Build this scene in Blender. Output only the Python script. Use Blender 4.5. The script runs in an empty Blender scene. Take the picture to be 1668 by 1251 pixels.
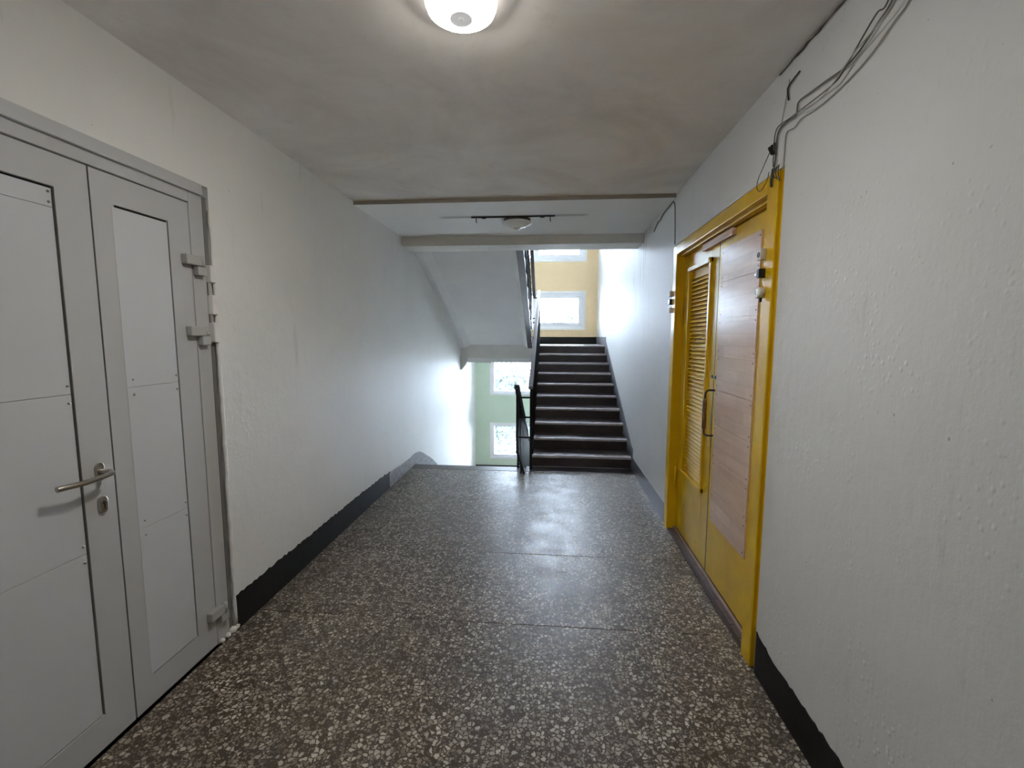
import bpy, bmesh, math, random
from mathutils import Vector, Matrix

C = bpy.context.scene.collection
SC = bpy.context.scene
random.seed(7)

# ------------------------------------------------------------------ sizes
XL, XR = -1.6376, 0.9562          # corridor walls
HC, HC2 = 2.656, 2.628            # ceiling before and behind the step
YT, YB, YB2 = 3.726, 4.959, 5.287  # ceiling step, edge beam front and back
YE = 5.247                        # edge of this landing
Y1, T, R = 5.278, 0.3185, 0.14    # first nosing, tread, riser
YH = 8.145                        # edge of the half landings
YEND = 9.695                      # window wall
XS = -0.2164                      # inner edge of the flight going up
XF = -0.335                       # inner edge of the flights on the left
WX0, WX1 = -1.318, 0.718          # window openings
WROWS = [(-1.13, -0.32), (0.285, 1.10), (1.70, 2.51), (3.11, 3.92)]
XD = XR + 0.055                   # face of the yellow door leaves
YBACK = -2.4

# ------------------------------------------------------------------ camera
cam = bpy.data.cameras.new('camera')
cam.sensor_width = 36.0
cam.lens = 735.0 / 1668.0 * 36.0
cam.clip_start = 0.02
cam.clip_end = 300
co = bpy.data.objects.new('camera', cam)
C.objects.link(co)
PI_, YA_, RO_ = -0.1035, 0.0858, 0.0023
c_, s_ = math.cos(YA_), math.sin(YA_)
F = Vector((-s_ * math.cos(PI_), c_ * math.cos(PI_), math.sin(PI_)))
Rv = Vector((c_, s_, 0))
U = Rv.cross(F)
R2 = math.cos(RO_) * Rv + math.sin(RO_) * U
U2 = -math.sin(RO_) * Rv + math.cos(RO_) * U
M = Matrix((R2, U2, -F)).transposed().to_4x4()
M.translation = (0, 0, 1.5436)
co.matrix_world = M
SC.camera = co

# ------------------------------------------------------------------ sky, exposure
SKY = 25.0
LAMP = 80.0
w = bpy.data.worlds.new('sky')
SC.world = w
w.use_nodes = True
bg = w.node_tree.nodes['Background']
bg.inputs[0].default_value = (0.70, 0.81, 1.0, 1)
bg.inputs[1].default_value = SKY
SC.view_settings.view_transform = 'Standard'
SC.view_settings.look = 'None'
SC.view_settings.exposure = 1.24
SC.view_settings.gamma = 1.0
SC.view_settings.use_curve_mapping = False
SC.cycles.max_bounces = 12
SC.cycles.diffuse_bounces = 8
SC.cycles.transparent_max_bounces = 12
SC.cycles.use_denoising = True


# ------------------------------------------------------------------ materials
def s2l(v):
    v /= 255.0
    return v / 12.92 if v <= 0.04045 else ((v + 0.055) / 1.055) ** 2.4


def rgb(r, g, b):
    return (s2l(r), s2l(g), s2l(b), 1)


class NT:
    def __init__(self, name):
        self.m = bpy.data.materials.new(name)
        self.m.use_nodes = True
        self.t = self.m.node_tree
        self.n = self.t.nodes
        self.b = self.n['Principled BSDF']
        self.tc = self.n.new('ShaderNodeTexCoord')

    def link(self, a, b):
        self.t.links.new(a, b)

    def noise(self, scale, detail=4, rough=0.55, stretch=None, dist=0.0):
        n = self.n.new('ShaderNodeTexNoise')
        n.inputs['Scale'].default_value = scale
        n.inputs['Detail'].default_value = detail
        n.inputs['Roughness'].default_value = rough
        n.inputs['Distortion'].default_value = dist
        self.link(self.coord(stretch), n.inputs['Vector'])
        return n.outputs['Fac']

    def coord(self, stretch=None):
        src = self.tc.outputs['Object']
        if stretch is None:
            return src
        mp = self.n.new('ShaderNodeMapping')
        mp.inputs['Scale'].default_value = stretch
        self.link(src, mp.inputs['Vector'])
        return mp.outputs['Vector']

    def ramp(self, fac, stops):
        r = self.n.new('ShaderNodeValToRGB')
        e = r.color_ramp.elements
        while len(e) < len(stops):
            e.new(0.5)
        for el, (p, c) in zip(e, stops):
            el.position = p
            el.color = c if len(c) == 4 else (*c, 1)
        self.link(fac, r.inputs['Fac'])
        return r.outputs['Color']

    def vramp(self, fac, lo, hi, a=0.0, b=1.0):
        r = self.n.new('ShaderNodeMapRange')
        r.inputs['From Min'].default_value = lo
        r.inputs['From Max'].default_value = hi
        r.inputs['To Min'].default_value = a
        r.inputs['To Max'].default_value = b
        self.link(fac, r.inputs['Value'])
        return r.outputs['Result']

    def mix(self, fac, a, b, mode='MIX'):
        x = self.n.new('ShaderNodeMix')
        x.data_type = 'RGBA'
        x.blend_type = mode
        for sock, v in ((x.inputs[0], fac), (x.inputs[6], a), (x.inputs[7], b)):
            if hasattr(v, 'is_linked'):
                self.link(v, sock)
            else:
                sock.default_value = v
        return x.outputs[2]

    def math(self, op, a, b=0.0):
        x = self.n.new('ShaderNodeMath')
        x.operation = op
        for sock, v in zip(x.inputs, (a, b)):
            if hasattr(v, 'is_linked'):
                self.link(v, sock)
            else:
                sock.default_value = v
        return x.outputs[0]

    def sep(self):
        x = self.n.new('ShaderNodeSeparateXYZ')
        self.link(self.tc.outputs['Object'], x.inputs[0])
        return x.outputs

    def color(self, v):
        if hasattr(v, 'is_linked'):
            self.link(v, self.b.inputs['Base Color'])
        else:
            self.b.inputs['Base Color'].default_value = v

    def rough(self, v):
        if hasattr(v, 'is_linked'):
            self.link(v, self.b.inputs['Roughness'])
        else:
            self.b.inputs['Roughness'].default_value = v

    def bump(self, h, strength=0.3, dist=0.01):
        x = self.n.new('ShaderNodeBump')
        x.inputs['Strength'].default_value = strength
        x.inputs['Distance'].default_value = dist
        self.link(h, x.inputs['Height'])
        self.link(x.outputs[0], self.b.inputs['Normal'])
        return self.m

    def set(self, k, v):
        self.b.inputs[k].default_value = v


def paint(name, c, var=0.06, rough=0.5, scale=3.0, bump=0.15, bscale=60, metallic=0.0, bdist=0.004):
    t = NT(name)
    n = t.noise(scale, 6, 0.6)
    lo = tuple(x * (1 - var) for x in c[:3])
    hi = tuple(min(1, x * (1 + var)) for x in c[:3])
    t.color(t.ramp(n, [(0.3, lo), (0.7, hi)]))
    t.rough(rough)
    t.set('Metallic', metallic)
    if bump:
        t.bump(t.noise(bscale, 4), bump, bdist)
    return t.m


def wall_mat(name, c, lumps, stain, streak=False):
    """Whitewashed plaster: faint mottling, brush streaks, lumps and pits."""
    t = NT(name)
    n = t.noise(0.9, 5, 0.6)
    col = t.ramp(n, [(0.3, tuple(x * 0.92 for x in c[:3])), (0.7, c)])
    st = t.noise(5.0, 5, 0.7, stretch=(1, 2.2, 0.35))
    col = t.mix(t.vramp(st, 0.62, 0.85, 0, stain), col, rgb(140, 140, 138))
    pit = t.noise(38, 3, 0.6)
    col = t.mix(t.vramp(pit, 0.735, 0.765, 0, 0.55), col, rgb(95, 92, 88))
    if streak:
        x, y, z = t.sep()
        dn = t.noise(1.0, 5, 0.75, stretch=(1, 34, 1.1), dist=0.4)
        m = t.math('MULTIPLY', t.vramp(y, 4.55, 4.9), t.vramp(y, 6.2, 5.2))
        m = t.math('MULTIPLY', m, t.vramp(z, 1.35, 2.3))
        col = t.mix(t.math('MULTIPLY', t.vramp(dn, 0.55, 0.60, 0, 0.7), m), col, rgb(96, 92, 92))
    t.color(col)
    t.rough(0.6)
    big = t.noise(14, 6, 0.62)
    vor = t.n.new('ShaderNodeTexVoronoi')
    vor.inputs['Scale'].default_value = 42
    t.link(t.coord((1, 1, 0.8)), vor.inputs['Vector'])
    lump = t.vramp(vor.outputs['Distance'], 0.05, 0.32, 1, 0)
    where = t.vramp(t.noise(2.6, 4, 0.6), 0.47, 0.62)
    h = t.math('ADD', t.math('MULTIPLY', big, 0.8), t.math('MULTIPLY', t.math('MULTIPLY', lump, where), lumps))
    h = t.math('ADD', h, t.math('MULTIPLY', t.noise(5, 4, 0.6, stretch=(1, 6, 0.8)), 0.25))
    t.bump(h, 0.55, 0.006)
    return t.m


MW_L = wall_mat('left_plaster', rgb(234, 234, 230), 0.25, 0.35)
MW_R = wall_mat('right_plaster', rgb(220, 221, 219), 0.6, 0.45, True)
MCEIL = None


def ceil_mat():
    t = NT('ceiling_plaster')
    n = t.noise(1.1, 6, 0.62, dist=0.6)
    col = t.ramp(n, [(0.3, rgb(214, 206, 197)), (0.5, rgb(234, 228, 221)), (0.68, rgb(246, 242, 237))])
    g = t.noise(9, 5, 0.65)
    col = t.mix(t.vramp(g, 0.6, 0.8, 0, 0.35), col, rgb(196, 188, 178))
    t.color(col)
    t.rough(0.7)
    t.bump(t.noise(11, 6, 0.6), 0.35, 0.006)
    return t.m


MCEIL = ceil_mat()


def ceil2_mat():
    """Whiter ceiling behind the step, with the mark of an older strip lamp."""
    t = NT('white_ceiling_plaster')
    x, y, z = t.sep()
    n = t.noise(2, 5, 0.6)
    col = t.ramp(n, [(0.3, rgb(240, 239, 236)), (0.7, rgb(246, 245, 242))])
    inx = t.math('MULTIPLY', t.vramp(x, -1.05, -0.98), t.vramp(x, 0.33, 0.27))
    iny = t.math('MULTIPLY', t.vramp(y, 4.14, 4.17), t.vramp(y, 4.235, 4.215))
    col = t.mix(t.math('MULTIPLY', t.math('MULTIPLY', inx, iny), 0.45), col, rgb(120, 116, 110))
    t.color(col)
    t.rough(0.65)
    t.bump(t.noise(14, 5), 0.3, 0.004)
    return t.m


MCEIL2 = ceil2_mat()


def terrazzo():
    t = NT('terrazzo')
    wv = t.n.new('ShaderNodeTexNoise')
    wv.inputs['Scale'].default_value = 55
    wv.inputs['Detail'].default_value = 2
    t.link(t.tc.outputs['Object'], wv.inputs['Vector'])
    warp = t.n.new('ShaderNodeMix')
    warp.data_type = 'VECTOR'
    warp.inputs[0].default_value = 0.012
    t.link(t.tc.outputs['Object'], warp.inputs[4])
    t.link(wv.outputs['Color'], warp.inputs[5])

    def chips(scale, lo, hi, keep):
        v = t.n.new('ShaderNodeTexVoronoi')
        v.inputs['Scale'].default_value = scale
        v.inputs['Randomness'].default_value = 1.0
        t.link(warp.outputs[1], v.inputs['Vector'])
        e = t.n.new('ShaderNodeTexVoronoi')
        e.feature = 'DISTANCE_TO_EDGE'
        e.inputs['Scale'].default_value = scale
        t.link(warp.outputs[1], e.inputs['Vector'])
        rnd = t.n.new('ShaderNodeSeparateColor')
        t.link(v.outputs['Color'], rnd.inputs[0])
        edge = t.vramp(e.outputs['Distance'], lo, hi)
        pick = t.vramp(rnd.outputs[0], keep - 0.01, keep + 0.01)
        return t.math('MULTIPLY', edge, pick), rnd.outputs[1], rnd.outputs[2]

    a, ra, _ = chips(54, 0.11, 0.17, 0.34)
    b, rb, _ = chips(112, 0.11, 0.20, 0.48)
    dirt = t.noise(1.6, 6, 0.62)
    base = t.ramp(dirt, [(0.3, rgb(60, 48, 36)), (0.55, rgb(78, 66, 53)), (0.75, rgb(90, 81, 72))])
    cb = t.ramp(rb, [(0.0, rgb(116, 108, 98)), (0.6, rgb(160, 153, 143)), (1.0, rgb(196, 190, 180))])
    ca = t.ramp(ra, [(0.0, rgb(122, 109, 92)), (0.5, rgb(174, 163, 146)), (1.0, rgb(210, 203, 188))])
    col = t.mix(t.math('MULTIPLY', b, 0.75), base, cb)
    col = t.mix(t.math('MULTIPLY', a, 0.92), col, ca)
    grime = t.vramp(t.noise(3.1, 6, 0.7, dist=0.8), 0.5, 0.72, 0, 0.75)
    col = t.mix(grime, col, rgb(70, 62, 55))
    spot = t.vramp(t.noise(9, 3, 0.6), 0.71, 0.77, 0, 0.7)
    col = t.mix(spot, col, rgb(34, 30, 28))
    t.color(col)
    rg = t.vramp(t.noise(5.5, 6, 0.7), 0.3, 0.75, 0.28, 0.52)
    t.rough(rg)
    t.set('Specular IOR Level', 0.5)
    h = t.math('ADD', t.noise(26, 5, 0.65), t.math('MULTIPLY', t.math('ADD', a, b), 0.12))
    t.bump(h, 0.16, 0.004)
    return t.m


MFLOOR = terrazzo()
MBASE = None


def base_paint():
    t = NT('baseboard_paint')
    n = t.noise(6, 6, 0.65)
    t.color(t.ramp(n, [(0.3, rgb(10, 9, 8)), (0.7, rgb(22, 19, 18))]))
    t.rough(0.5)
    t.set('Specular IOR Level', 0.25)
    t.bump(t.noise(18, 5), 0.3, 0.004)
    return t.m


MBASE = base_paint()
MSHEENBASE = paint('sheen_grey_skirting_paint', rgb(112, 112, 122), 0.1, 0.35, 6, 0.3, 16)  # far skirting: window reflection put into the grey colour


def riser_paint():
    t = NT('brown_stair_paint')
    n = t.noise(5, 7, 0.7, stretch=(1, 1, 2.5))
    col = t.ramp(n, [(0.3, rgb(46, 36, 36)), (0.62, rgb(66, 54, 54)), (0.85, rgb(96, 86, 84))])
    sc = t.noise(17, 6, 0.75, dist=1.5)
    col = t.mix(t.vramp(sc, 0.66, 0.74, 0, 0.6), col, rgb(140, 132, 130))
    t.color(col)
    t.rough(t.vramp(n, 0.3, 0.7, 0.32, 0.5))
    t.bump(sc, 0.25, 0.004)
    return t.m


MRISER = riser_paint()


def nosing_mat():
    t = NT('worn_tread_edge')
    n = t.noise(9, 6, 0.7, stretch=(0.6, 1, 1))
    col = t.ramp(n, [(0.3, rgb(150, 142, 142)), (0.6, rgb(190, 183, 184)), (0.8, rgb(212, 207, 208))])
    col = t.mix(t.vramp(t.noise(40, 4, 0.7), 0.62, 0.72, 0, 0.6), col, rgb(96, 86, 84))
    t.color(col)
    t.rough(0.4)
    t.bump(n, 0.3, 0.005)
    return t.m


MNOSE = nosing_mat()
MLAND = paint('landing_terrazzo', rgb(178, 172, 164), 0.12, 0.4, 9, 0.1, 60)
MEDGE = paint('worn_landing_edge', rgb(104, 98, 92), 0.2, 0.45, 7, 0.3, 40)
MYELWALL = paint('yellow_wall_paint', rgb(214, 190, 150), 0.05, 0.6, 2.0, 0.25, 24)
MGRNWALL = paint('green_wall_paint', rgb(208, 222, 200), 0.06, 0.6, 1.4, 0.25, 24)
MWHITE = paint('white_plaster', rgb(242, 242, 240), 0.04, 0.6, 2.0, 0.3, 18)
MSOFFIT = paint('soffit_whitewash', rgb(244, 243, 241), 0.04, 0.65, 1.6, 0.3, 14)
MTRIM = paint('grey_brown_step_paint', rgb(168, 160, 148), 0.1, 0.7, 4, 0.3, 20)  # grey-brown, darker than the ceilings on either side
MBEAM = paint('beam_whitewash', rgb(224, 221, 213), 0.06, 0.65, 3, 0.35, 18)
MALU = paint('grey_door_lacquer', rgb(190, 191, 191), 0.03, 0.38, 1.2, 0.04, 120)
MALUP = paint('grey_door_sheet', rgb(204, 207, 210), 0.03, 0.3, 1.0, 0.05, 30, bdist=0.006)
MSEALGAP = paint('seal_gap_black', rgb(16, 16, 16), 0.2, 0.7, 20, 0)
MSTEEL = paint('brushed_steel', rgb(176, 172, 164), 0.06, 0.3, 30, 0.05, 200, metallic=1.0)
MDARKSTEEL = paint('dull_steel', rgb(84, 82, 80), 0.15, 0.45, 20, 0.1, 90, metallic=0.7)
MHINGE = paint('hinge_grey', rgb(176, 176, 172), 0.05, 0.45, 9, 0.12, 80)
MHINGEW = paint('painted_hinge_white', rgb(232, 230, 226), 0.08, 0.5, 14, 0.4, 60)


def yellow_mat(name, rough, spec):
    t = NT(name)
    n = t.noise(3.5, 6, 0.65)
    col = t.ramp(n, [(0.3, rgb(212, 168, 14)), (0.6, rgb(226, 184, 22)), (0.85, rgb(230, 194, 44))])
    ch = t.noise(22, 7, 0.75, stretch=(1, 1, 0.5), dist=0.5)
    col = t.mix(t.vramp(ch, 0.68, 0.71, 0, 0.85), col, rgb(204, 190, 150))
    dk = t.noise(15, 6, 0.7, stretch=(1, 1, 0.35))
    col = t.mix(t.vramp(dk, 0.69, 0.78, 0, 0.6), col, rgb(90, 66, 22))
    t.color(col)
    t.rough(rough)
    t.set('Specular IOR Level', spec)
    t.bump(t.math('ADD', t.noise(30, 5, 0.6, stretch=(1, 1, 0.3)), ch), 0.22, 0.004)
    return t.m


MYEL = yellow_mat('yellow_oil_paint', 0.34, 0.4)
MSLAT = yellow_mat('yellow_slat_paint', 0.55, 0.3)


def laminate_mat():
    t = NT('laminate_plank')
    oi = t.n.new('ShaderNodeObjectInfo')
    n = t.noise(3.0, 5, 0.6, stretch=(1, 1, 7))
    blk = t.n.new('ShaderNodeTexBrick')
    mp = t.n.new('ShaderNodeMapping')
    mp.inputs['Rotation'].default_value = (0, math.pi / 2, 0)
    t.link(t.tc.outputs['Object'], mp.inputs['Vector'])
    sp = t.sep()
    cmb = t.n.new('ShaderNodeCombineXYZ')
    t.link(sp[1], cmb.inputs[0])
    t.link(sp[2], cmb.inputs[1])
    t.link(cmb.outputs[0], blk.inputs['Vector'])
    blk.inputs['Scale'].default_value = 1.0
    blk.inputs['Brick Width'].default_value = 0.21
    blk.inputs['Row Height'].default_value = 0.068
    blk.inputs['Mortar Size'].default_value = 0.0006
    blk.inputs['Color1'].default_value = rgb(226, 198, 174)
    blk.inputs['Color2'].default_value = rgb(212, 180, 154)
    blk.inputs['Mortar'].default_value = rgb(184, 150, 126)
    g = t.ramp(n, [(0.3, (0.86, 0.84, 0.82)), (0.7, (1.04, 1.03, 1.02))])
    col = t.mix(1.0, blk.outputs['Color'], g, 'MULTIPLY')
    t.color(col)
    t.rough(0.28)
    return t.m


MLAM = laminate_mat()
MPINK = paint('bare_batten', rgb(206, 178, 152), 0.06, 0.5, 8, 0.2, 40)
MTHRESH = paint('worn_wood_threshold', rgb(98, 82, 78), 0.25, 0.5, 16, 0.4, 50)
MBOXW = paint('sensor_plastic', rgb(206, 200, 186), 0.05, 0.45, 12, 0.1, 60)
MBLACK = paint('black_plastic', rgb(22, 20, 20), 0.15, 0.4, 12, 0.1, 60)
MPVC = paint('window_pvc', rgb(246, 247, 250), 0.02, 0.35, 5, 0)
MRAIL = paint('handrail_dark', rgb(112, 105, 108), 0.12, 0.32, 10, 0.12, 60)
MRAIL_D = paint('handrail_black', rgb(58, 54, 55), 0.15, 0.55, 10, 0.12, 60)
MIRON = paint('railing_iron_paint', rgb(30, 32, 30), 0.2, 0.6, 10, 0.2, 60)
MIRON.node_tree.nodes['Principled BSDF'].inputs['Specular IOR Level'].default_value = 0.15
MWIRE_D = paint('dusty_dark_cable', rgb(104, 100, 93), 0.2, 0.6, 30, 0)
MWIRE_G = paint('whitewashed_cable', rgb(176, 173, 166), 0.1, 0.6, 30, 0)
MCONC = paint('bare_concrete', rgb(150, 150, 154), 0.35, 0.8, 26, 0.6, 60)
MCONC_D = paint('joint_crack', rgb(86, 80, 72), 0.3, 0.8, 26, 0.4, 60)
MLAMPW = paint('lamp_housing_white', rgb(244, 243, 240), 0.03, 0.4, 6, 0)
MSENSOR = paint('lamp_sensor_grey', rgb(236, 236, 236), 0.03, 0.5, 10, 0)
# faint emission put into the sensor cap stands in for lamp light through it
MSENSOR.node_tree.nodes['Principled BSDF'].inputs['Emission Color'].default_value = (1, 0.98, 0.97, 1)
MSENSOR.node_tree.nodes['Principled BSDF'].inputs['Emission Strength'].default_value = 0.14
MLEAF = paint('leaf_green', rgb(34, 50, 40), 0.3, 0.6, 0.5, 0)
MBARK = paint('bark', rgb(96, 82, 66), 0.2, 0.8, 8, 0.3, 20)
MGROUND = paint('yard_ground', rgb(216, 214, 208), 0.06, 0.9, 0.3, 0)


def emit_mat(name, col, strength):
    m = bpy.data.materials.new(name)
    m.use_nodes = True
    b = m.node_tree.nodes['Principled BSDF']
    b.inputs['Base Color'].default_value = (0.9, 0.9, 0.9, 1)
    b.inputs['Emission Color'].default_value = col
    # the light board behind the diffuser faces down: the rim glows less than the face
    nt = m.node_tree
    ge = nt.nodes.new('ShaderNodeNewGeometry')
    sx = nt.nodes.new('ShaderNodeSeparateXYZ')
    mr = nt.nodes.new('ShaderNodeMapRange')
    mr.inputs['From Min'].default_value = -0.55
    mr.inputs['From Max'].default_value = -0.96
    mr.inputs['To Min'].default_value = strength * 0.015
    mr.inputs['To Max'].default_value = strength
    nt.links.new(ge.outputs['True Normal'], sx.inputs[0])
    nt.links.new(sx.outputs[2], mr.inputs['Value'])
    nt.links.new(mr.outputs[0], b.inputs['Emission Strength'])
    return m


MGLOW2 = emit_mat('dim_diffuser_centre', (1.0, 0.96, 0.905, 1), 1.2)
MGLOW = emit_mat('lit_diffuser', (1.0, 0.96, 0.905, 1), LAMP)


def glass_mat():
    m = bpy.data.materials.new('hazed_window_glass')
    m.use_nodes = True
    nt = m.node_tree
    nt.nodes.remove(nt.nodes['Principled BSDF'])
    out = nt.nodes['Material Output']
    tr = nt.nodes.new('ShaderNodeBsdfTransparent')
    tr.inputs[0].default_value = (0.95, 0.97, 0.97, 1)
    gl = nt.nodes.new('ShaderNodeBsdfGlossy')
    gl.inputs['Roughness'].default_value = 0.03
    tl = nt.nodes.new('ShaderNodeBsdfTranslucent')
    tl.inputs[0].default_value = (0.95, 0.97, 0.98, 1)
    tc = nt.nodes.new('ShaderNodeTexCoord')
    no = nt.nodes.new('ShaderNodeTexNoise')
    no.inputs['Scale'].default_value = 4
    nt.links.new(tc.outputs['Object'], no.inputs['Vector'])
    mr = nt.nodes.new('ShaderNodeMapRange')
    mr.inputs['To Min'].default_value = 0.004  # translucent share lays a haze that whitens the trees outside
    mr.inputs['To Max'].default_value = 0.02
    nt.links.new(no.outputs['Fac'], mr.inputs['Value'])
    m1 = nt.nodes.new('ShaderNodeMixShader')
    nt.links.new(mr.outputs[0], m1.inputs[0])
    nt.links.new(tr.outputs[0], m1.inputs[1])
    nt.links.new(tl.outputs[0], m1.inputs[2])
    fr = nt.nodes.new('ShaderNodeFresnel')
    fr.inputs[0].default_value = 1.45
    m2 = nt.nodes.new('ShaderNodeMixShader')
    nt.links.new(fr.outputs[0], m2.inputs[0])
    nt.links.new(m1.outputs[0], m2.inputs[1])
    nt.links.new(gl.outputs[0], m2.inputs[2])
    nt.links.new(m2.outputs[0], out.inputs[0])
    return m


MGLASS = glass_mat()


# ------------------------------------------------------------------ mesh helpers
def B():
    return bmesh.new()


def box(bm, x0, x1, y0, y1, z0, z1, mi=0):
    v = [bm.verts.new(p) for p in ((x0, y0, z0), (x1, y0, z0), (x1, y1, z0), (x0, y1, z0),
                                   (x0, y0, z1), (x1, y0, z1), (x1, y1, z1), (x0, y1, z1))]
    for q in ((3, 2, 1, 0), (4, 5, 6, 7), (0, 1, 5, 4), (1, 2, 6, 5), (2, 3, 7, 6), (3, 0, 4, 7)):
        f = bm.faces.new([v[i] for i in q])
        f.material_index = mi
    return bm


def prism(bm, poly, a, b, axis='x', mi=0):
    """Extrude a polygon. axis x: poly (y,z); axis y: poly (x,z); axis z: poly (x,y)."""
    def P(u, v, t):
        return {'x': (t, u, v), 'y': (u, t, v), 'z': (u, v, t)}[axis]
    va = [bm.verts.new(P(u, v, a)) for u, v in poly]
    vb = [bm.verts.new(P(u, v, b)) for u, v in poly]
    n = len(poly)
    fs = [bm.faces.new(va[::-1]), bm.faces.new(vb)]
    for i in range(n):
        fs.append(bm.faces.new((va[i], va[(i + 1) % n], vb[(i + 1) % n], vb[i])))
    for f in fs:
        f.material_index = mi
    return bm


def slanted(bm, poly, y0, y1, k):
    """Section poly (x, z at y0) swept from y0 to y1 with z falling k per metre."""
    va = [bm.verts.new((x, y0, z)) for x, z in poly]
    vb = [bm.verts.new((x, y1, z - k * (y1 - y0))) for x, z in poly]
    n = len(poly)
    bm.faces.new(va[::-1])
    bm.faces.new(vb)
    for i in range(n):
        bm.faces.new((va[i], va[(i + 1) % n], vb[(i + 1) % n], vb[i]))
    return bm


def tube(bm, pts, r, seg=8, cap=True):
    pts = [Vector(p) for p in pts]
    rings = []
    up = None
    for i, p in enumerate(pts):
        d = (pts[min(i + 1, len(pts) - 1)] - pts[max(i - 1, 0)]).normalized()
        if up is None:
            up = d.orthogonal().normalized()
        else:
            up = (up - d * up.dot(d))
            up = up.normalized() if up.length > 1e-6 else d.orthogonal().normalized()
        sd = d.cross(up)
        rr = r[i] if isinstance(r, (list, tuple)) else r
        rings.append([bm.verts.new(p + (up * math.cos(a) + sd * math.sin(a)) * rr)
                      for a in (2 * math.pi * k / seg for k in range(seg))])
    for a, b in zip(rings, rings[1:]):
        for k in range(seg):
            f = bm.faces.new((a[k], a[(k + 1) % seg], b[(k + 1) % seg], b[k]))
            f.smooth = True
    if cap:
        bm.faces.new(rings[0][::-1])
        bm.faces.new(rings[-1])
    return bm


def smooth_pts(pts, n=6):
    pts = [Vector(p) for p in pts]
    out = []
    for i in range(len(pts) - 1):
        p0, p1, p2, p3 = pts[max(i - 1, 0)], pts[i], pts[i + 1], pts[min(i + 2, len(pts) - 1)]
        for k in range(n):
            t = k / n
            out.append(0.5 * ((2 * p1) + (-p0 + p2) * t + (2 * p0 - 5 * p1 + 4 * p2 - p3) * t * t
                              + (-p0 + 3 * p1 - 3 * p2 + p3) * t ** 3))
    out.append(pts[-1])
    return out


def lathe(bm, prof, c, axis=(0, 0, 1), seg=48, smooth=True):
    """prof: (radius, height along axis)."""
    ax = Vector(axis).normalized()
    u = ax.orthogonal().normalized()
    v = ax.cross(u)
    c = Vector(c)
    rings = []
    for r, h in prof:
        if r < 1e-6:
            rings.append([bm.verts.new(c + ax * h)])
        else:
            rings.append([bm.verts.new(c + ax * h + (u * math.cos(a) + v * math.sin(a)) * r)
                          for a in (2 * math.pi * k / seg for k in range(seg))])
    for a, b in zip(rings, rings[1:]):
        for k in range(seg):
            k2 = (k + 1) % seg
            if len(a) == 1 and len(b) == 1:
                continue
            if len(a) == 1:
                f = bm.faces.new((a[0], b[k2], b[k]))
            elif len(b) == 1:
                f = bm.faces.new((a[k], a[k2], b[0]))
            else:
                f = bm.faces.new((a[k], a[k2], b[k2], b[k]))
            f.smooth = smooth
    return bm


def obj(name, bm, mats, parent=None, bevel=0.0, seg=2):
    bmesh.ops.recalc_face_normals(bm, faces=bm.faces[:])
    me = bpy.data.meshes.new(name)
    bm.to_mesh(me)
    bm.free()
    for m in (mats if isinstance(mats, (list, tuple)) else [mats]):
        me.materials.append(m)
    o = bpy.data.objects.new(name, me)
    C.objects.link(o)
    if parent is not None:
        o.parent = parent
        o.matrix_parent_inverse = parent.matrix_world.inverted()
    if bevel:
        md = o.modifiers.new('bevel', 'BEVEL')
        md.width = bevel
        md.segments = seg
        md.limit_method = 'ANGLE'
    return o


def tag(o, label=None, cat=None, group=None, kind=None):
    if label:
        o['label'] = label
    if cat:
        o['category'] = cat
    if group:
        o['group'] = group
    if kind:
        o['kind'] = kind
    return o


def empty(name, loc, label=None, cat=None, group=None, kind=None):
    o = bpy.data.objects.new(name, None)
    o.location = loc
    o.matrix_world = Matrix.Translation(loc)
    o.empty_display_size = 0.1
    C.objects.link(o)
    return tag(o, label, cat, group, kind)


def struct(name, bm, m, parent=None, bevel=0.0, label=None):
    o = obj(name, bm, m, parent, bevel)
    if parent is None:
        o['kind'] = 'structure'
        if label:
            o['label'] = label
    return o


def bar(bm, p, q, wx, wz):
    """Bar of section wx (across, x) by wz between two points lying in one x plane."""
    p, q = Vector(p), Vector(q)
    d = (q - p).normalized()
    n = Vector((1, 0, 0)).cross(d).normalized()
    vs = []
    for c in (p, q):
        for a, b in ((-1, -1), (1, -1), (1, 1), (-1, 1)):
            vs.append(bm.verts.new(c + Vector((a * wx / 2, 0, 0)) + n * (b * wz / 2)))
    for f in ((3, 2, 1, 0), (4, 5, 6, 7), (0, 1, 5, 4), (1, 2, 6, 5), (2, 3, 7, 6), (3, 0, 4, 7)):
        bm.faces.new([vs[i] for i in f])
    return bm


# ------------------------------------------------------------------ shell
DL0, DL1, DLT = 0.55, 2.098, 2.247      # left door opening
DR0, DR1, DRT = 2.040, 3.725, 2.255     # right door opening
ZB, ZT = -3.0, 4.4

bm = B()
box(bm, XL - .25, XL, YBACK, DL0, ZB, ZT)
box(bm, XL - .25, XL, DL0, DL1, DLT, ZT)
box(bm, XL - .25, XL, DL0, DL1, ZB, 0)
box(bm, XL - .25, XL, DL1, YEND + .3, ZB, ZT)
box(bm, XL - .25, XL - .11, DL0, DL1, 0, DLT)
struct('wall_left', bm, MW_L, label='long white plastered wall on the grey door side')

bm = B()
box(bm, XR, XR + .25, YBACK, DR0, ZB, ZT)
box(bm, XR, XR + .25, DR0, DR1, DRT, ZT)
box(bm, XR, XR + .25, DR0, DR1, ZB, 0)
box(bm, XR, XR + .25, DR1, YEND + .3, ZB, ZT)
box(bm, XR + .17, XR + .25, DR0, DR1, 0, DRT)
struct('wall_right', bm, MW_R, label='bumpy white plastered wall around the yellow door')

bm = B()
box(bm, XL - .25, XR + .25, YBACK - .2, YBACK, 0, HC + .2)
struct('wall_back', bm, MW_L, label='white plastered wall closing the corridor behind the viewer')

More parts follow.
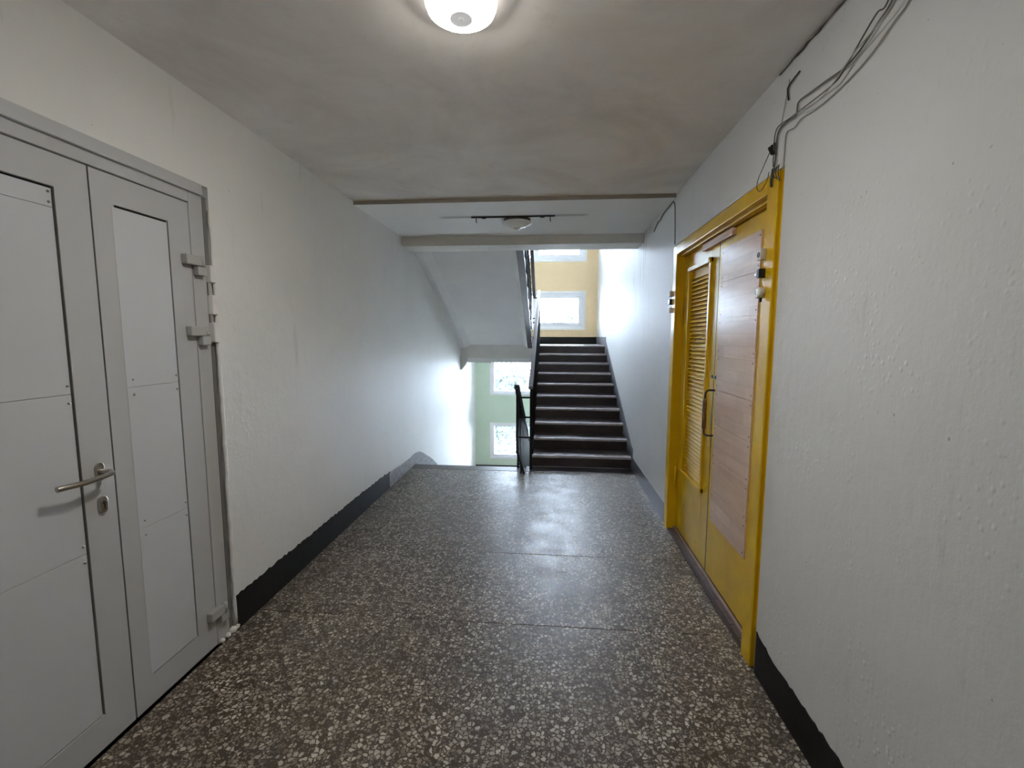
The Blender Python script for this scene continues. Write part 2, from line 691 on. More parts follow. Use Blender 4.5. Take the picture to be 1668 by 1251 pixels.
# floor: terrazzo cast in bays with joints between them
bm = B()
box(bm, XL - .2, XR + .2, YBACK, YE, -.22, -.012)
fl = struct('floor', bm, MEDGE, label='speckled terrazzo landing floor')
bays = [(YBACK, 2.285), (2.289, 3.083), (3.087, 5.075)]
for (a, b) in bays:
    bm = B()
    box(bm, XL - .12, XR + .12, a, b, -.012, 0)
    obj('slab', bm, MFLOOR, fl, .0015, 1)
bm = B()
box(bm, XL, -.285, 5.079, YE, -.012, .002)
obj('edge_strip', bm, MEDGE, fl, .004)
bm = B()
box(bm, -.281, XR, 5.079, Y1 + .01, -.012, .002)
obj('edge_strip', bm, MRISER, fl, .004)

bm = B()
box(bm, XL - .2, XR + .2, YBACK, YT, HC, HC + .18)
struct('ceiling', bm, MCEIL, label='grimy grey corridor ceiling holding the lit lamp')
bm = B()
box(bm, XL, XR, YT + .012, YB, HC2, HC + .18)
struct('ceiling_landing', bm, MCEIL2, label='whiter strip of ceiling between step and edge beam')
bm = B()
box(bm, XL, XR, YT, YT + .012, HC2 - .001, HC + .05)
struct('trim_1', bm, MTRIM, label='grey-brown step line where the ceiling drops')
bm = B()
box(bm, XL, XR, YB, YB2, 2.53, 2.8)
struct('beam', bm, MBEAM, bevel=.006, label='pale edge beam of the landing above')
# hall above and below the beam, closing the stairwell
bm = B()
box(bm, XL - .2, XR + .2, YB + .02, YB2 - .02, 2.8, ZT)
struct('wall_upper', bm, MWHITE, label='white wall over the edge beam')
bm = B()
box(bm, XL, XR, 5.0, YE - .005, -3.0, -.22)
struct('wall_lower', bm, MWHITE, label='white wall under the landing edge')

# window wall: piers and spandrels
def end_wall(name, zlo, zhi, m, label):
    bm = B()
    box(bm, XL - .25, WX0, YEND, YEND + .3, zlo, zhi)
    box(bm, WX1, XR + .25, YEND, YEND + .3, zlo, zhi)
    z = zlo
    for a, b in WROWS:
        if b < zlo or a > zhi:
            continue
        if a > z:
            box(bm, WX0, WX1, YEND, YEND + .3, z, a)
        z = b
    if z < zhi:
        box(bm, WX0, WX1, YEND, YEND + .3, z, zhi)
    return struct(name, bm, m, label=label)


end_wall('wall_lower_end', ZB, 1.2, MGRNWALL, 'pale green window wall below the half landing')
end_wall('wall_upper_end', 1.2, ZT, MYELWALL, 'warm yellow window wall above the half landing')

bm = B()
box(bm, XL - .2, XR + .2, YB2 - .1, YEND + .2, 4.2, 4.4)
struct('ceiling_stairwell', bm, MSOFFIT, label='underside of the landing over the stairwell')
bm = B()
slanted(bm, [(XS, 2.53), (XR, 2.53), (XR, 2.72), (XS, 2.72)], YB2, YH, -.4395)
box(bm, XL, XR, YH, YEND, 3.93, 4.2)
struct('ceiling_flight', bm, MSOFFIT, label='underside of the next flight up')

# half landings
bm = B()
box(bm, XL, XR, YH + .05, YEND, 1.18, 1.392)
half = struct('floor_half_landing', bm, MSOFFIT, label='half landing slab between the flights')
bm = B()
box(bm, XL, XF, YH - .012, YH + .12, 1.165, 1.40)
obj('edge_beam', bm, MBEAM, half, .004)
bm = B()
box(bm, XL, XF, YH + .004, YH + .14, 1.085, 1.165)
obj('edge_lip', bm, MSOFFIT, half, .004)
bm = B()
box(bm, XL, XR, YH + .07, YEND, 1.392, 1.3995)
obj('floor_finish', bm, MLAND, half)
bm = B()
box(bm, XL, XR, 8.12, YEND, -1.6, -1.4)
struct('floor_lower_landing', bm, MLAND, label='lower half landing floor')
bm = B()
slanted(bm, [(XL, -2.72), (XR, -2.72), (XR, -2.9), (XL, -2.9)], 5.25, 8.12, -.4395)
struct('floor_lower_flight', bm, MRISER, label='dark flight further down under the stairs')
# corbel carrying the half landing at the left wall
bm = B()
prism(bm, [(XL, 1.19), (XL, .94), (XL + .035, .965), (XL + .10, 1.05), (XL + .125, 1.10), (XL + .125, 1.19)], YH - .05, YH + .16, 'y')
struct('trim_2', bm, MBEAM, bevel=.006, label='small plaster corbel under the half landing by the left wall')

# baseboards painted on the walls, ragged upper edges
def ragged_band(side, y0, y1, zf, z0f, depth, step=.03, amp=.008, m=None, name='baseboard', label=None):
    x = XL if side == 'l' else XR
    sx = 1 if side == 'l' else -1
    bm = B()
    n = max(2, int((y1 - y0) / step))
    rows = []
    for i in range(n + 1):
        y = y0 + (y1 - y0) * i / n
        zt = zf(y) + random.uniform(-amp, amp)
        zb = z0f(y)
        rows.append([bm.verts.new((x, y, zb)), bm.verts.new((x + sx * depth, y, zb)),
                     bm.verts.new((x + sx * depth, y, zt)), bm.verts.new((x, y, zt))])
    for a, b in zip(rows, rows[1:]):
        for k in range(4):
            bm.faces.new((a[k], a[(k + 1) % 4], b[(k + 1) % 4], b[k]))
    bm.faces.new(rows[0])
    bm.faces.new(rows[-1][::-1])
    return struct(name, bm, m or MBASE, label=label)


ragged_band('l', DL1 + .012, 4.40, lambda y: .190 - .004 * (y - 2.1) - .03 * max(0, y - 3.9), lambda y: 0.0, .004, .022, .007,
            name='baseboard_left', label='black ragged painted baseboard along the left wall')
ragged_band('l', YBACK, DL0, lambda y: .18, lambda y: 0.0, .004, name='baseboard_left_rear',
            label='black painted baseboard on the left wall behind the grey door')
ragged_band('r', YBACK, 2.03, lambda y: .17 + .03 * max(0, (y - 1.85) / .18), lambda y: 0.0, .004, .022, .006,
            name='baseboard_right', label='black ragged painted baseboard in front of the yellow door')
ragged_band('r', DR1 + .01, 5.2, lambda y: .165, lambda y: 0.0, .004, .05, .004, m=MSHEENBASE,
            name='baseboard_right_far', label='painted baseboard between yellow door and stairs, window sheen in its grey')
ragged_band('r', 5.2, 8.05, lambda y: .17 + .4395 * max(0, y - Y1) + .10, lambda y: max(0, .4395 * (y - Y1)) - .1, .004, .05, .004,
            m=MSHEENBASE, name='baseboard_right_stair', label='grey painted band climbing beside the steps')
ragged_band('r', 8.05, YEND, lambda y: 1.55, lambda y: 1.4, .004, .05, .004, m=MSHEENBASE,
            name='baseboard_right_landing', label='painted baseboard on the half landing side, window sheen in its grey')


def end_band(z0, z1, x0, x1, name, label):
    bm = B()
    box(bm, x0, x1, YEND - .004, YEND, z0, z1)
    struct(name, bm, MBASE, label=label)


end_band(1.4, 1.55, XL, XR - .005, 'baseboard_end', 'dark painted baseboard under the yellow window wall')
end_band(-1.4, -1.275, XL, XR - .005, 'baseboard_lower_end', 'dark painted baseboard under the green window wall')

# bare patch of plaster where the left wall meets the landing edge
bm = B()
prism(bm, [(4.38, 0.002), (4.38, .158), (4.6, .148), (4.78, .134), (4.95, .130), (5.1, .128), (5.22, .134), (5.3, .128), (5.44, .112),
           (5.55, .07), (5.63, .04), (5.78, -.03), (5.92, -.09), (6.1, -.18), (6.31, -.30), (6.25, -.5), (5.26, -.1), (5.26, 0.002)],
      XL - .002, XL + .005, 'x')
struct('trim_3', bm, MCONC, label='bare grey plaster patch at the left wall corner by the down stairs')

bm = B()
pts = [(XR - .003 - random.uniform(0, .004), .9 + .035 * k, HC - .003 - random.uniform(0, .006)) for k in range(36)]
tube(bm, pts, [random.uniform(.0015, .0055) for _ in pts], 5)
struct('trim_4', bm, MCONC_D, label='dark crack along the joint of ceiling and right wall')

# ------------------------------------------------------------------ windows
WLAB = ['lowest window, pale green wall, near floor level', 'upper window of the pale green wall under the half landing',
        'window in the yellow wall above the top step', 'topmost window in the yellow wall, cut by the beam']


def frame_ring(bm, x0, x1, z0, z1, y0, y1, t):
    box(bm, x0, x0 + t, y0, y1, z0, z1)
    box(bm, x1 - t, x1, y0, y1, z0, z1)
    box(bm, x0 + t, x1 - t, y0, y1, z0, z0 + t)
    box(bm, x0 + t, x1 - t, y0, y1, z1 - t, z1)


for i, (a, b) in enumerate(WROWS):
    wn = empty('window_%d' % (i + 1), ((WX0 + WX1) / 2, YEND + .1, a), WLAB[i], None, None, 'structure')
    # white band round the opening, standing a little proud of the wall
    bm = B()
    frame_ring(bm, WX0, WX1, a, b, YEND - .006, YEND + .10, .045)
    obj('casing', bm, MWHITE, wn, .003)
    y0, y1 = YEND + .03, YEND + .10
    bm = B()
    frame_ring(bm, WX0 + .045, WX1 - .045, a + .045, b - .045, y0, y1, .048)
    box(bm, -.40, -.34, y0, y1, a + .09, b - .09)
    obj('window_frame', bm, MPVC, wn, .005)
    bm = B()
    frame_ring(bm, -.345, WX1 - .085, a + .085, b - .085, y0 - .018, y1 - .02, .066)
    sash = obj('sash', bm, MPVC, wn, .006)
    bm = B()
    box(bm, -.285, WX1 - .145, y0 + .02, y0 + .026, a + .145, b - .145)
    obj('pane', bm, MGLASS, sash)
    bm = B()
    box(bm, WX0 + .09, -.395, y0 + .02, y0 + .026, a + .09, b - .09)
    obj('pane', bm, MGLASS, wn)
    bm = B()
    box(bm, WX1 - .105, WX1 - .09, y0 - .045, y0 - .016, (a + b) / 2 + .24, (a + b) / 2 + .34)
    obj('hinge', bm, MPVC, sash, .003)

# ------------------------------------------------------------------ stairs
up = empty('staircase', ((XS + XR) / 2, Y1, 0), 'dark painted flight of ten steps climbing to the yellow window wall', 'staircase')
for i in range(10):
    y = Y1 + T * i
    z = R * (i + 1)
    ye = y + T + .02 if i < 9 else YH + .2
    bm = B()
    box(bm, XS, XR - .002, y + .018, ye, max(z - .30, 0.003), z - .002)
    st = obj('step', bm, MRISER, up)
    bm = B()
    n = 24
    pts = []
    for k in range(n + 1):                      # worn, slightly uneven front edge
        x = XS + (XR - .002 - XS) * k / n
        wr = .006 * math.exp(-((x - .25) / .3) ** 2) + random.uniform(0, .002)
        dep = (.075 + random.uniform(-.02, .02)) if i < 9 else .06
        zz = z - wr * .6
        pts.append([bm.verts.new((x, y + wr, z - .026)), bm.verts.new((x, y + wr, zz - .004)),
                    bm.verts.new((x, y + wr + .004, zz)), bm.verts.new((x, y + dep, z + .0005)),
                    bm.verts.new((x, y + dep, z - .026))])
    for p, q in zip(pts, pts[1:]):
        for k in range(5):
            bm.faces.new((p[k], p[(k + 1) % 5], q[(k + 1) % 5], q[k]))
    bm.faces.new(pts[0])
    bm.faces.new(pts[-1][::-1])
    obj('nosing', bm, MNOSE, st)
bm = B()
slanted(bm, [(XS, -.16), (XR - .002, -.16), (XR - .002, -.03), (XS, -.03)], Y1 + .3, YH, -.4395)
obj('stringer', bm, MSOFFIT, up)

# flight from the half landing to the floor above: ribbed underside
us = empty('staircase', (-1, YH, 1.4), 'white ribbed underside of the flight rising to the floor above', 'staircase')
K = .4395
zb = 2.56 + K * (5.367 - YB2)
bm = B()
sec = [(XL + .001, zb), (-1.553, zb), (-1.45, zb + .055), (-.475, zb + .055), (-.418, zb), (-.418, zb + .058), (XL + .001, zb + .058)]
slanted(bm, sec, YB2, YH - .012, K)
obj('soffit', bm, MSOFFIT, us)
bm = B()
slanted(bm, [(-.418, zb), (XF, zb), (XF, zb + .058), (-.418, zb + .058)], YB2, YH - .012, K)
o = obj('painted_edge', bm, MRISER, us)
tu = (YH - YB2) / 9
for k in range(1, 10):
    bm = B()
    ya = YB2 + tu * (k - 1)
    zt = 2.8 - R * k
    prism(bm, [(ya, zt), (ya + tu, zt), (ya + tu, zt - R + .002), (ya, zt - .004)], XL + .002, XF - .001, 'x')
    obj('step', bm, MSOFFIT, us)

ds = empty('staircase', (-1, YE, 0), 'flight going down on the left towards the green window wall', 'staircase')
for k in range(1, 10):
    bm = B()
    ya = YE + T * (k - 1) - (0 if k > 1 else 0)
    box(bm, XL + .002, XF - .03, ya, ya + T + .02, -R * k - .2, -R * k)
    obj('step', bm, MRISER, ds)

# ------------------------------------------------------------------ railings
K2 = R / T


def railing(name, label, x, y0, y1, zline, k, xb, wid=.05, low=.74, hm=None):
    """zline(y) = handrail height; k = rise per metre of y."""
    r = empty(name, (x, y0, zline(y0) - .9), label, 'railing', 'iron stair railings')
    bm = B()
    bar(bm, (x, y0, zline(y0)), (x, y1, zline(y1)), wid, .035)
    obj('handrail', bm, hm or MRAIL, r, .006)
    bm = B()
    bar(bm, (xb, y0 + .05, zline(y0 + .05) - low), (xb, y1, zline(y1) - low), .012, .035)
    obj('lower_rail', bm, MIRON, r)
    return r


# flight going up
r1 = railing('stair_railing', 'dark railing with grey handrail beside the steps going up', -.226, 5.12, 8.28,
             lambda y: .966 + (2.375 - .966) / (8.28 - 5.12) * (y - 5.12), K2, -.205)
for i in range(19):
    y = Y1 + .045 + i * T / 2
    zt = .966 + (2.375 - .966) / (8.28 - 5.12) * (y - 5.12) - .015
    zbm = R * (int(i / 2) + 1) + .0015
    bm = B()
    box(bm, -.2125, -.1985, y - .008, y + .008, zbm, zt)
    obj('baluster', bm, MIRON, r1)
bm = B()
box(bm, -.236, -.206, 5.14, 5.17, .002, .96)
obj('post', bm, MIRON, r1, .002)

# flight going down: starts at the landing edge
zl = lambda y: 1.005 - .455 * (y - 4.95)
r2 = railing('stair_railing', 'black railing of the stairs going down on the left', -.372, 4.95, 8.05, zl, -K2, -.372, .06, .74, MRAIL_D)
for i in range(19):
    y = 5.0 + i * T / 2
    bm = B()
    box(bm, -.382, -.362, y - .02, y + .02, zl(y) - .75, zl(y) - .015)
    obj('baluster', bm, MIRON, r2)
bm = B()
box(bm, -.385, -.361, 5.19, 5.215, .002, zl(5.2) - .01)
obj('post', bm, MIRON, r2, .002)
bm = B()
box(bm, -.335, -.312, 4.985, 5.01, .002, .12)
box(bm, -.372, -.312, 4.99, 5.005, .10, .12)
obj('post', bm, MIRON, r2, .002)
bm = B()
tube(bm, [(-.376, 5.0, .26), (-.285, 4.965, .004)], .012, 6)
obj('stay', bm, MIRON, r2)
for z in (.85, .62, .385):
    bm = B()
    box(bm, -.372, -.2365, 5.148, 5.162, z - .009, z + .009)
    obj('link_bar', bm, MIRON, r2)

# upper flight
zu = lambda y: 2.235 + .52 * (8.12 - y)
r3 = railing('stair_railing', 'dark railing high on the flight to the floor above', -.305, 5.4, 8.12, zu, K2, -.345, .055, .60, MRAIL_D)
for i in range(17):
    y = YB2 + .15 + i * tu / 2
    zs = 2.8 - R * (int((y - YB2) / tu) + 1)
    bm = B()
    box(bm, -.352, -.338, y - .008, y + .008, zs + .0015, zu(y) - .01)
    obj('baluster', bm, MIRON, r3)
for z in (2.235, 1.875, 1.80):
    bm = B()
    box(bm, -.352, -.255, 8.10, 8.112, z - .008, z + .008)
    obj('link_bar', bm, MIRON, r3)

# ------------------------------------------------------------------ grey metal door on the left
XG = XL - .012           # face of leaves and frame
d1 = empty('door_1', (XL, 1.538, 0), 'light grey metal double door in the left wall', 'door', None, 'structure')
bm = B()                 # outer frame, right jamb and head
box(bm, XG - .05, XG, 1.990, 2.072, 0.0, 2.200)
box(bm, XG - .05, XG, DL0 + .02, 1.990, 2.152, 2.200)
box(bm, XG - .05, XG, DL0 + .02, DL0 + .07, 0, 2.152)
obj('door_frame', bm, MALU, d1, .003)
bm = B()                 # grey cover strip over the head
box(bm, XG - .06, XL + .003, DL0 - .01, 2.062, 2.1995, 2.2485)
obj('cover_strip', bm, MALU, d1, .002)
bm = B()                 # reveal strip beside the right jamb
box(bm, XG - .06, XL - .012, 2.073, 2.0965, 0.0, 2.1985)
obj('reveal_strip', bm, paint('grey_reveal', rgb(122, 122, 120), .06, .5, 8, .1, 40), d1)
bm = B()                 # black sheet behind leaves and frame paints the shade in the gaps
box(bm, XG - .06, XG - .045, DL0 + .03, 2.04, .002, 2.19)
obj('gap_backing', bm, MSEALGAP, d1)
# white plaster bead round the opening
bm = B()
pts = []
for i in range(40):
    z = .04 + i * 2.1 / 39
    pts.append((XL + .000, 2.101 + random.uniform(-.002, .004), z))
tube(bm, pts, [random.uniform(.007, .011) for _ in pts], 6)
for (y, z, s) in ((2.085, .018, .022), (2.05, .012, .016), (2.01, .010, .014), (2.11, .02, .02)):
    lathe(bm, [(0, s * .8), (s * .7, s * .5), (s, 0), (s * .9, -s * .5)], (XL - .008, y, z), seg=7)
obj('mortar_bead', bm, MHINGEW, d1)


def leaf(y0, y1, py0, py1, sheets, name, left_groove):
    bm = B()
    z0, z1 = .007, 2.1455
    # stiles and rails with mitred look, panel field recessed 3 mm
    pz0, pz1 = .131, 2.037
    o4 = [(y0, z0), (y1, z0), (y1, z1), (y0, z1)]
    i4 = [(py0, pz0), (py1, pz0), (py1, pz1), (py0, pz1)]
    L = {}
    for nm, pl4, x in (('of', o4, XG), ('ob', o4, XG - .04), ('if', i4, XG), ('ib', i4, XG - .04)):
        L[nm] = [bm.verts.new((x, p[0], p[1])) for p in pl4]
    for k in range(4):
        k2 = (k + 1) % 4
        for p, q in (('of', 'if'), ('if', 'ib'), ('ib', 'ob'), ('ob', 'of')):
            bm.faces.new((L[p][k], L[p][k2], L[q][k2], L[q][k]))
    lf = obj(name, bm, MALU, d1, .0015)
    bm = B()             # dark seal round the panel
    box(bm, XG - .03, XG - .012, py0, py1, pz0, pz1)
    obj('panel_seal', bm, MSEALGAP, lf)
    g = .009 if not left_groove else .008
    a = py0 + (g if left_groove else -.03)
    for (sa, sb) in sheets:
        bm = B()
        zz0 = sa + (g * .6 if sa == pz0 else .0007)
        zz1 = sb - (g if sb == pz1 else .0007)
        aa = a if (left_groove or (sa > .5)) else py0
        d = XG + (.0012 if not left_groove else -.003)
        box(bm, XG - .014 if left_groove else XG - .010, d, a if left_groove else py0 - .012, py1 - g, zz0, zz1)
        obj('panel', bm, MALUP, lf, .0006, 1)
        for y in (a + .018 if left_groove else py0 + .016, py1 - .018):
            small = sb - sa < .1
            for z in ((2.017, 1.984) if small else ((sa + .03,) if sa > pz0 else ()) + ((sb - .03,) if sb < 1.9 else ())):
                bm = B()
                lathe(bm, [(.0048, 0), (.0044, .0025), (0, .0034)], (d, y, z), (1, 0, 0), 8)
                obj('screw', bm, MSTEEL, lf)
    return lf


lf1 = leaf(.625, 1.535, .74, 1.42, [(.131, .767), (.767, 1.343), (1.343, 1.968), (1.968, 2.037)], 'door_leaf', True)
lf2 = leaf(1.541, 1.9845, 1.628, 1.870, [(.131, .764), (.764, 1.343), (1.343, 2.037)], 'door_leaf', False)

# lever handle with rose and keyhole plate
hd = empty('door_handle', (XG, 1.478, 1.045))
hd.parent = lf1
hd.matrix_parent_inverse = lf1.matrix_world.inverted()
bm = B()
prof = []
for k in range(16):
    a = 2 * math.pi * k / 16
    prof.append((1.478 + .0155 * math.cos(a), 1.05 + (.016 if math.sin(a) >= 0 else -.016) + .0155 * math.sin(a)))
prism(bm, prof, XG, XG + .010, 'x')
obj('rose', bm, MSTEEL, hd, .002)
bm = B()
lev = smooth_pts([(XG + .008, 1.478, 1.050), (XG + .045, 1.478, 1.050), (XG + .060, 1.470, 1.049), (XG + .063, 1.455, 1.047),
                  (XG + .064, 1.41, 1.044), (XG + .066, 1.36, 1.044), (XG + .060, 1.315, 1.046), (XG + .055, 1.290, 1.046)], 6)
tube(bm, lev, .0095, 12)
obj('lever', bm, MSTEEL, hd)
bm = B()
prof = []
for k in range(20):
    a = 2 * math.pi * k / 20
    prof.append((1.478 + .0155 * math.cos(a), .925 + (.015 if math.sin(a) >= 0 else -.015) + .0155 * math.sin(a)))
prism(bm, prof, XG, XG + .012, 'x')
kp = obj('keyhole_plate', bm, MSTEEL, lf1, .002)
bm = B()
lathe(bm, [(.007, 0), (.007, .001), (0, .001)], (XG + .012, 1.479, .934), (1, 0, 0), 12)
box(bm, XG + .012, XG + .013, 1.476, 1.482, .908, .932)
obj('keyhole', bm, MBLACK, kp)


def grey_hinge(zt, zm, zb):
    h = empty('hinge', (XG, 1.99, zm))
    h.parent = d1
    h.matrix_parent_inverse = d1.matrix_world.inverted()
    bm = B()
    box(bm, XG, XG + .030, 1.925, 2.020, zm, zt)
    obj('hinge_wing', bm, MHINGE, h, .004)
    bm = B()
    lathe(bm, [(0, 0), (.014, 0), (.014, zt - zm), (0, zt - zm)], (XG + .020, 2.020, zm), seg=16)
    obj('knuckle', bm, MHINGE, h)
    bm = B()
    box(bm, XG, XG + .028, 1.990, 2.042, zb, zm - .002)
    obj('hinge_wing', bm, MHINGE, h, .004)


grey_hinge(1.912, 1.868, 1.825)
grey_hinge(1.590, 1.546, 1.502)
grey_hinge(.205, .160, .115)
# welded white blocks on the jamb with rods between them
for z0, z1 in ((1.800, 1.882), (1.648, 1.742), (1.515, 1.612)):
    bm = B()
    box(bm, XL - .012, XL + .016, 2.066, 2.102, z0, z1)
    obj('hinge_block', bm, MHINGEW, d1, .005)
bm = B()
tube(bm, [(XL - .002, 2.074, 1.815), (XL - .002, 2.074, 1.52)], .008, 8)
obj('hinge_rod', bm, MHINGE, d1)

# ------------------------------------------------------------------ yellow double door on the right
d2 = empty('door_2', (XR, 2.89, 0), 'yellow wooden double door in the right wall, laminate planks on its near leaf', 'door', None, 'structure')
XFR = XR - .012
bm = B()


def arch(bm, x0, x1, ya, yb, zt, wy, wz):
    box(bm, x0, x1, ya, ya + wy, 0.001, zt)
    box(bm, x0, x1, yb - wy, yb, 0.001, zt)
    box(bm, x0, x1, ya + wy, yb - wy, zt - wz, zt)


arch(bm, XFR, XR + .06, 2.066, 3.700, 2.245, .095, .072)
fr = obj('door_frame', bm, MYEL, d2, .005)
bm = B()
arch(bm, XR + .016, XR + .12, 2.155, 3.646, 2.178, .030, .022)
obj('frame_rebate', bm, MYEL, fr, .003)
bm = B()
box(bm, XR + .006, XR + .05, 2.043, 2.066, .205, 2.235)
box(bm, XR + .006, XR + .05, 3.700, 3.722, .003, 2.235)
box(bm, XR + .006, XR + .05, 2.043, 3.722, 2.235, 2.252)
obj('frame_backing', bm, MYEL, fr)

# far leaf with louvred field
LY0, LY1, LZ0, LZ1 = 3.018, 3.452, .535, 2.03
bm = B()
FY0, FY1, FZ0, FZ1 = 2.893, 3.617, .038, 2.152
box(bm, XD, XD + .04, FY0, LY0, FZ0, FZ1)
box(bm, XD, XD + .04, LY1, FY1, FZ0, FZ1)
box(bm, XD, XD + .04, LY0, LY1, FZ0, LZ0)
box(bm, XD, XD + .04, LY0, LY1, LZ1, FZ1)
lv = obj('door_leaf', bm, MYEL, d2, .003)
bm = B()
frame = [(LY0 - .018, LY0 + .012), (LY1 - .012, LY1 + .018)]
for a, b in frame:
    box(bm, XD - .016, XD + .01, a, b, LZ0 - .018, LZ1 + .018)
box(bm, XD - .022, XD + .01, LY0 - .018, LY1 + .018, LZ0 - .02, LZ0 + .012)
box(bm, XD - .022, XD + .01, LY0 - .018, LY1 + .018, LZ1 - .012, LZ1 + .018)
obj('louvre_frame', bm, MYEL, lv, .003)
ns = 50
zs0, zs1 = LZ0 + .012, LZ1 - .07
sh = None
for i in range(ns):
    z = zs0 + (zs1 - zs0) * i / ns
    hgt = (zs1 - zs0) / ns
    if sh is None:
        bm = B()
        prism(bm, [(XD + .003, .0015), (XD + .024, .0015), (XD + .024, hgt - .0015), (XD + .020, hgt - .0015), (XD + .003, .007)], LY0 + .012, LY1 - .012, 'y')
        o = obj('slat', bm, MSLAT, lv)
        sh = o.data
        o.location = (0, 0, z)
    else:
        o = bpy.data.objects.new('slat', sh)
        C.objects.link(o)
        o.parent = lv
        o.matrix_parent_inverse = lv.matrix_world.inverted()
        o.location = (0, 0, z)
bm = B()
box(bm, XD + .008, XD + .03, LY0 + .012, LY1 - .012, zs1 + .001, LZ1 - .012)
obj('slat_header', bm, MSLAT, lv)

# near leaf with laminate planks screwed on
bm = B()
box(bm, XD, XD + .04, 2.175, 2.887, .038, 2.152)
ln = obj('door_leaf', bm, MYEL, d2, .003)
bm = B()
box(bm, XD - .0008, XD + .035, 2.8855, 2.8945, .04, 2.15)
obj('meeting_gap_shade', bm, MBLACK, d2)  # flush black strip stands in for the shade between the leaves
js = [.405, .60, .798, 1.017, 1.228, 1.440, 1.655, 1.868, 2.062]
for i in range(8):
    bm = B()
    sk = random.uniform(-.003, .003)
    box(bm, XD - .008 - (.001 if i % 2 else 0), XD + .001, 2.322 + sk, 2.828 + sk, js[i] + .0008, js[i + 1] - .0008)
    pl = obj('plank', bm, MLAM, ln)
    for y in (2.34, 2.81):
        for z in (js[i] + .025, js[i + 1] - .025):
            bm = B()
            lathe(bm, [(.004, 0), (.0038, .0015), (0, .002)], (XD - .009, y, z), (-1, 0, 0), 8)
            obj('screw', bm, MDARKSTEEL, pl)
# batten over the top of both leaves
bm = B()
box(bm, XD - .024, XD + .002, 2.655, 3.150, 2.108, 2.150)
obj('batten', bm, MPINK, ln, .003)

# pull handle
hb = empty('pull_handle', (XD, 2.842, 1.08))
hb.parent = ln
hb.matrix_parent_inverse = ln.matrix_world.inverted()
bm = B()
tube(bm, smooth_pts([(XD - .006, 2.842, 1.222), (XD - .045, 2.842, 1.222), (XD - .062, 2.842, 1.205), (XD - .064, 2.842, 1.17)], 5), .006, 8)
tube(bm, smooth_pts([(XD - .006, 2.842, .940), (XD - .045, 2.842, .940), (XD - .062, 2.842, .955), (XD - .064, 2.842, .99)], 5), .006, 8)
obj('bracket', bm, MDARKSTEEL, hb)
bm = B()
lathe(bm, [(0, 0), (.011, 0), (.013, .02), (.0135, .10), (.013, .165), (.011, .185), (0, .185)], (XD - .064, 2.842, .982), seg=14)
obj('grip', bm, paint('varnished_grip', rgb(120, 92, 44), .15, .35, 30, .1, 60), hb)
for z in (1.225, .938):
    bm = B()
    box(bm, XD - .008, XD, 2.828, 2.856, z - .035, z + .02)
    obj('mount_plate', bm, MYEL, hb, .003)
for y, z in ((2.86, 1.30), (2.915, 1.30)):
    bm = B()
    lathe(bm, [(.012, 0), (.011, .003), (.005, .004), (.004, .001), (0, .001)], (XD - .001, y, z), (-1, 0, 0), 12)
    obj('old_lock_hole', bm, MDARKSTEEL, ln)

# butt hinges on the far jamb
for z in (1.74, .445):
    bm = B()
    lathe(bm, [(0, 0), (.010, .004), (.010, .14), (.006, .15), (0, .152)], (XD - .012, 3.60, z - .07), seg=12)
    lathe(bm, [(0, -.03), (.005, -.022), (.005, 0)], (XD - .012, 3.60, z - .07), seg=10)
    obj('hinge', bm, MYEL, d2)
# threshold
bm = B()
box(bm, XR - .004, XD + .03, 2.162, 3.604, .001, .016)
th = obj('threshold', bm, MTHRESH, d2, .003)
bm = B()
box(bm, XD - .018, XD - .002, 2.18, 3.60, .016, .036)
obj('weather_bar', bm, paint('bare_weather_bar', rgb(150, 128, 118), .15, .5, 10, .2, 40), th, .003)
bm = B()
box(bm, XR + .006, XR + .012, 2.165, 3.60, .016, .0185)
box(bm, XR - .003, XR + .001, 2.165, 3.60, .016, .0195)
for y in (2.25, 2.36, 2.47, 2.6, 2.8, 3.0, 3.2, 3.4):
    box(bm, XR + .012, XD - .02, y, y + .004, .016, .0172)
obj('groove_strip', bm, MBLACK, th)

# sealing locks on the near stile
lk = empty('lock_box', (XR, 2.15, 1.91))
lk.parent = d2
lk.matrix_parent_inverse = d2.matrix_world.inverted()
bm = B()
box(bm, XFR - .026, XFR, 2.128, 2.166, 1.886, 1.937)
o = obj('housing', bm, MBOXW, lk, .004)
bm = B()
lathe(bm, [(.012, 0), (.012, .0015), (.008, .002), (.007, .0012), (0, .0012)], (XFR - .014, 2.166, 1.911), (0, 1, 0), 14)
lathe(bm, [(.012, 0), (.012, .0015), (.008, .002), (.007, .0012), (0, .0012)], (XFR - .026, 2.150, 1.911), (-1, 0, 0), 14)
obj('ring', bm, MBLACK, lk)
lk = empty('lock_box', (XR, 2.15, 1.83))
lk.parent = d2
lk.matrix_parent_inverse = d2.matrix_world.inverted()
bm = B()
box(bm, XFR - .028, XFR, 2.128, 2.158, 1.808, 1.850)
obj('housing', bm, MBLACK, lk, .005)
bm = B()
lathe(bm, [(0, .03), (.009, .026), (.010, .004), (.013, 0), (.013, -.004), (0, -.004)], (XFR - .016, 2.158, 1.828), (0, 1, 0), 14)
obj('bolt_head', bm, MSTEEL, lk)
lk = empty('lock_box', (XR, 2.15, 1.74))
lk.parent = d2
lk.matrix_parent_inverse = d2.matrix_world.inverted()
bm = B()
lathe(bm, [(0, 0), (.023, 0), (.024, .012), (.020, .024), (0, .026)], (XFR, 2.140, 1.745), (-1, 0, 0), 18)
box(bm, XFR - .018, XFR, 2.155, 2.185, 1.722, 1.765)
obj('housing', bm, MBOXW, lk, .003)
bm = B()
lathe(bm, [(.008, 0), (.008, .0015), (.004, .001), (0, .001)], (XFR - .018, 2.172, 1.745), (-1, 0, 0), 12)
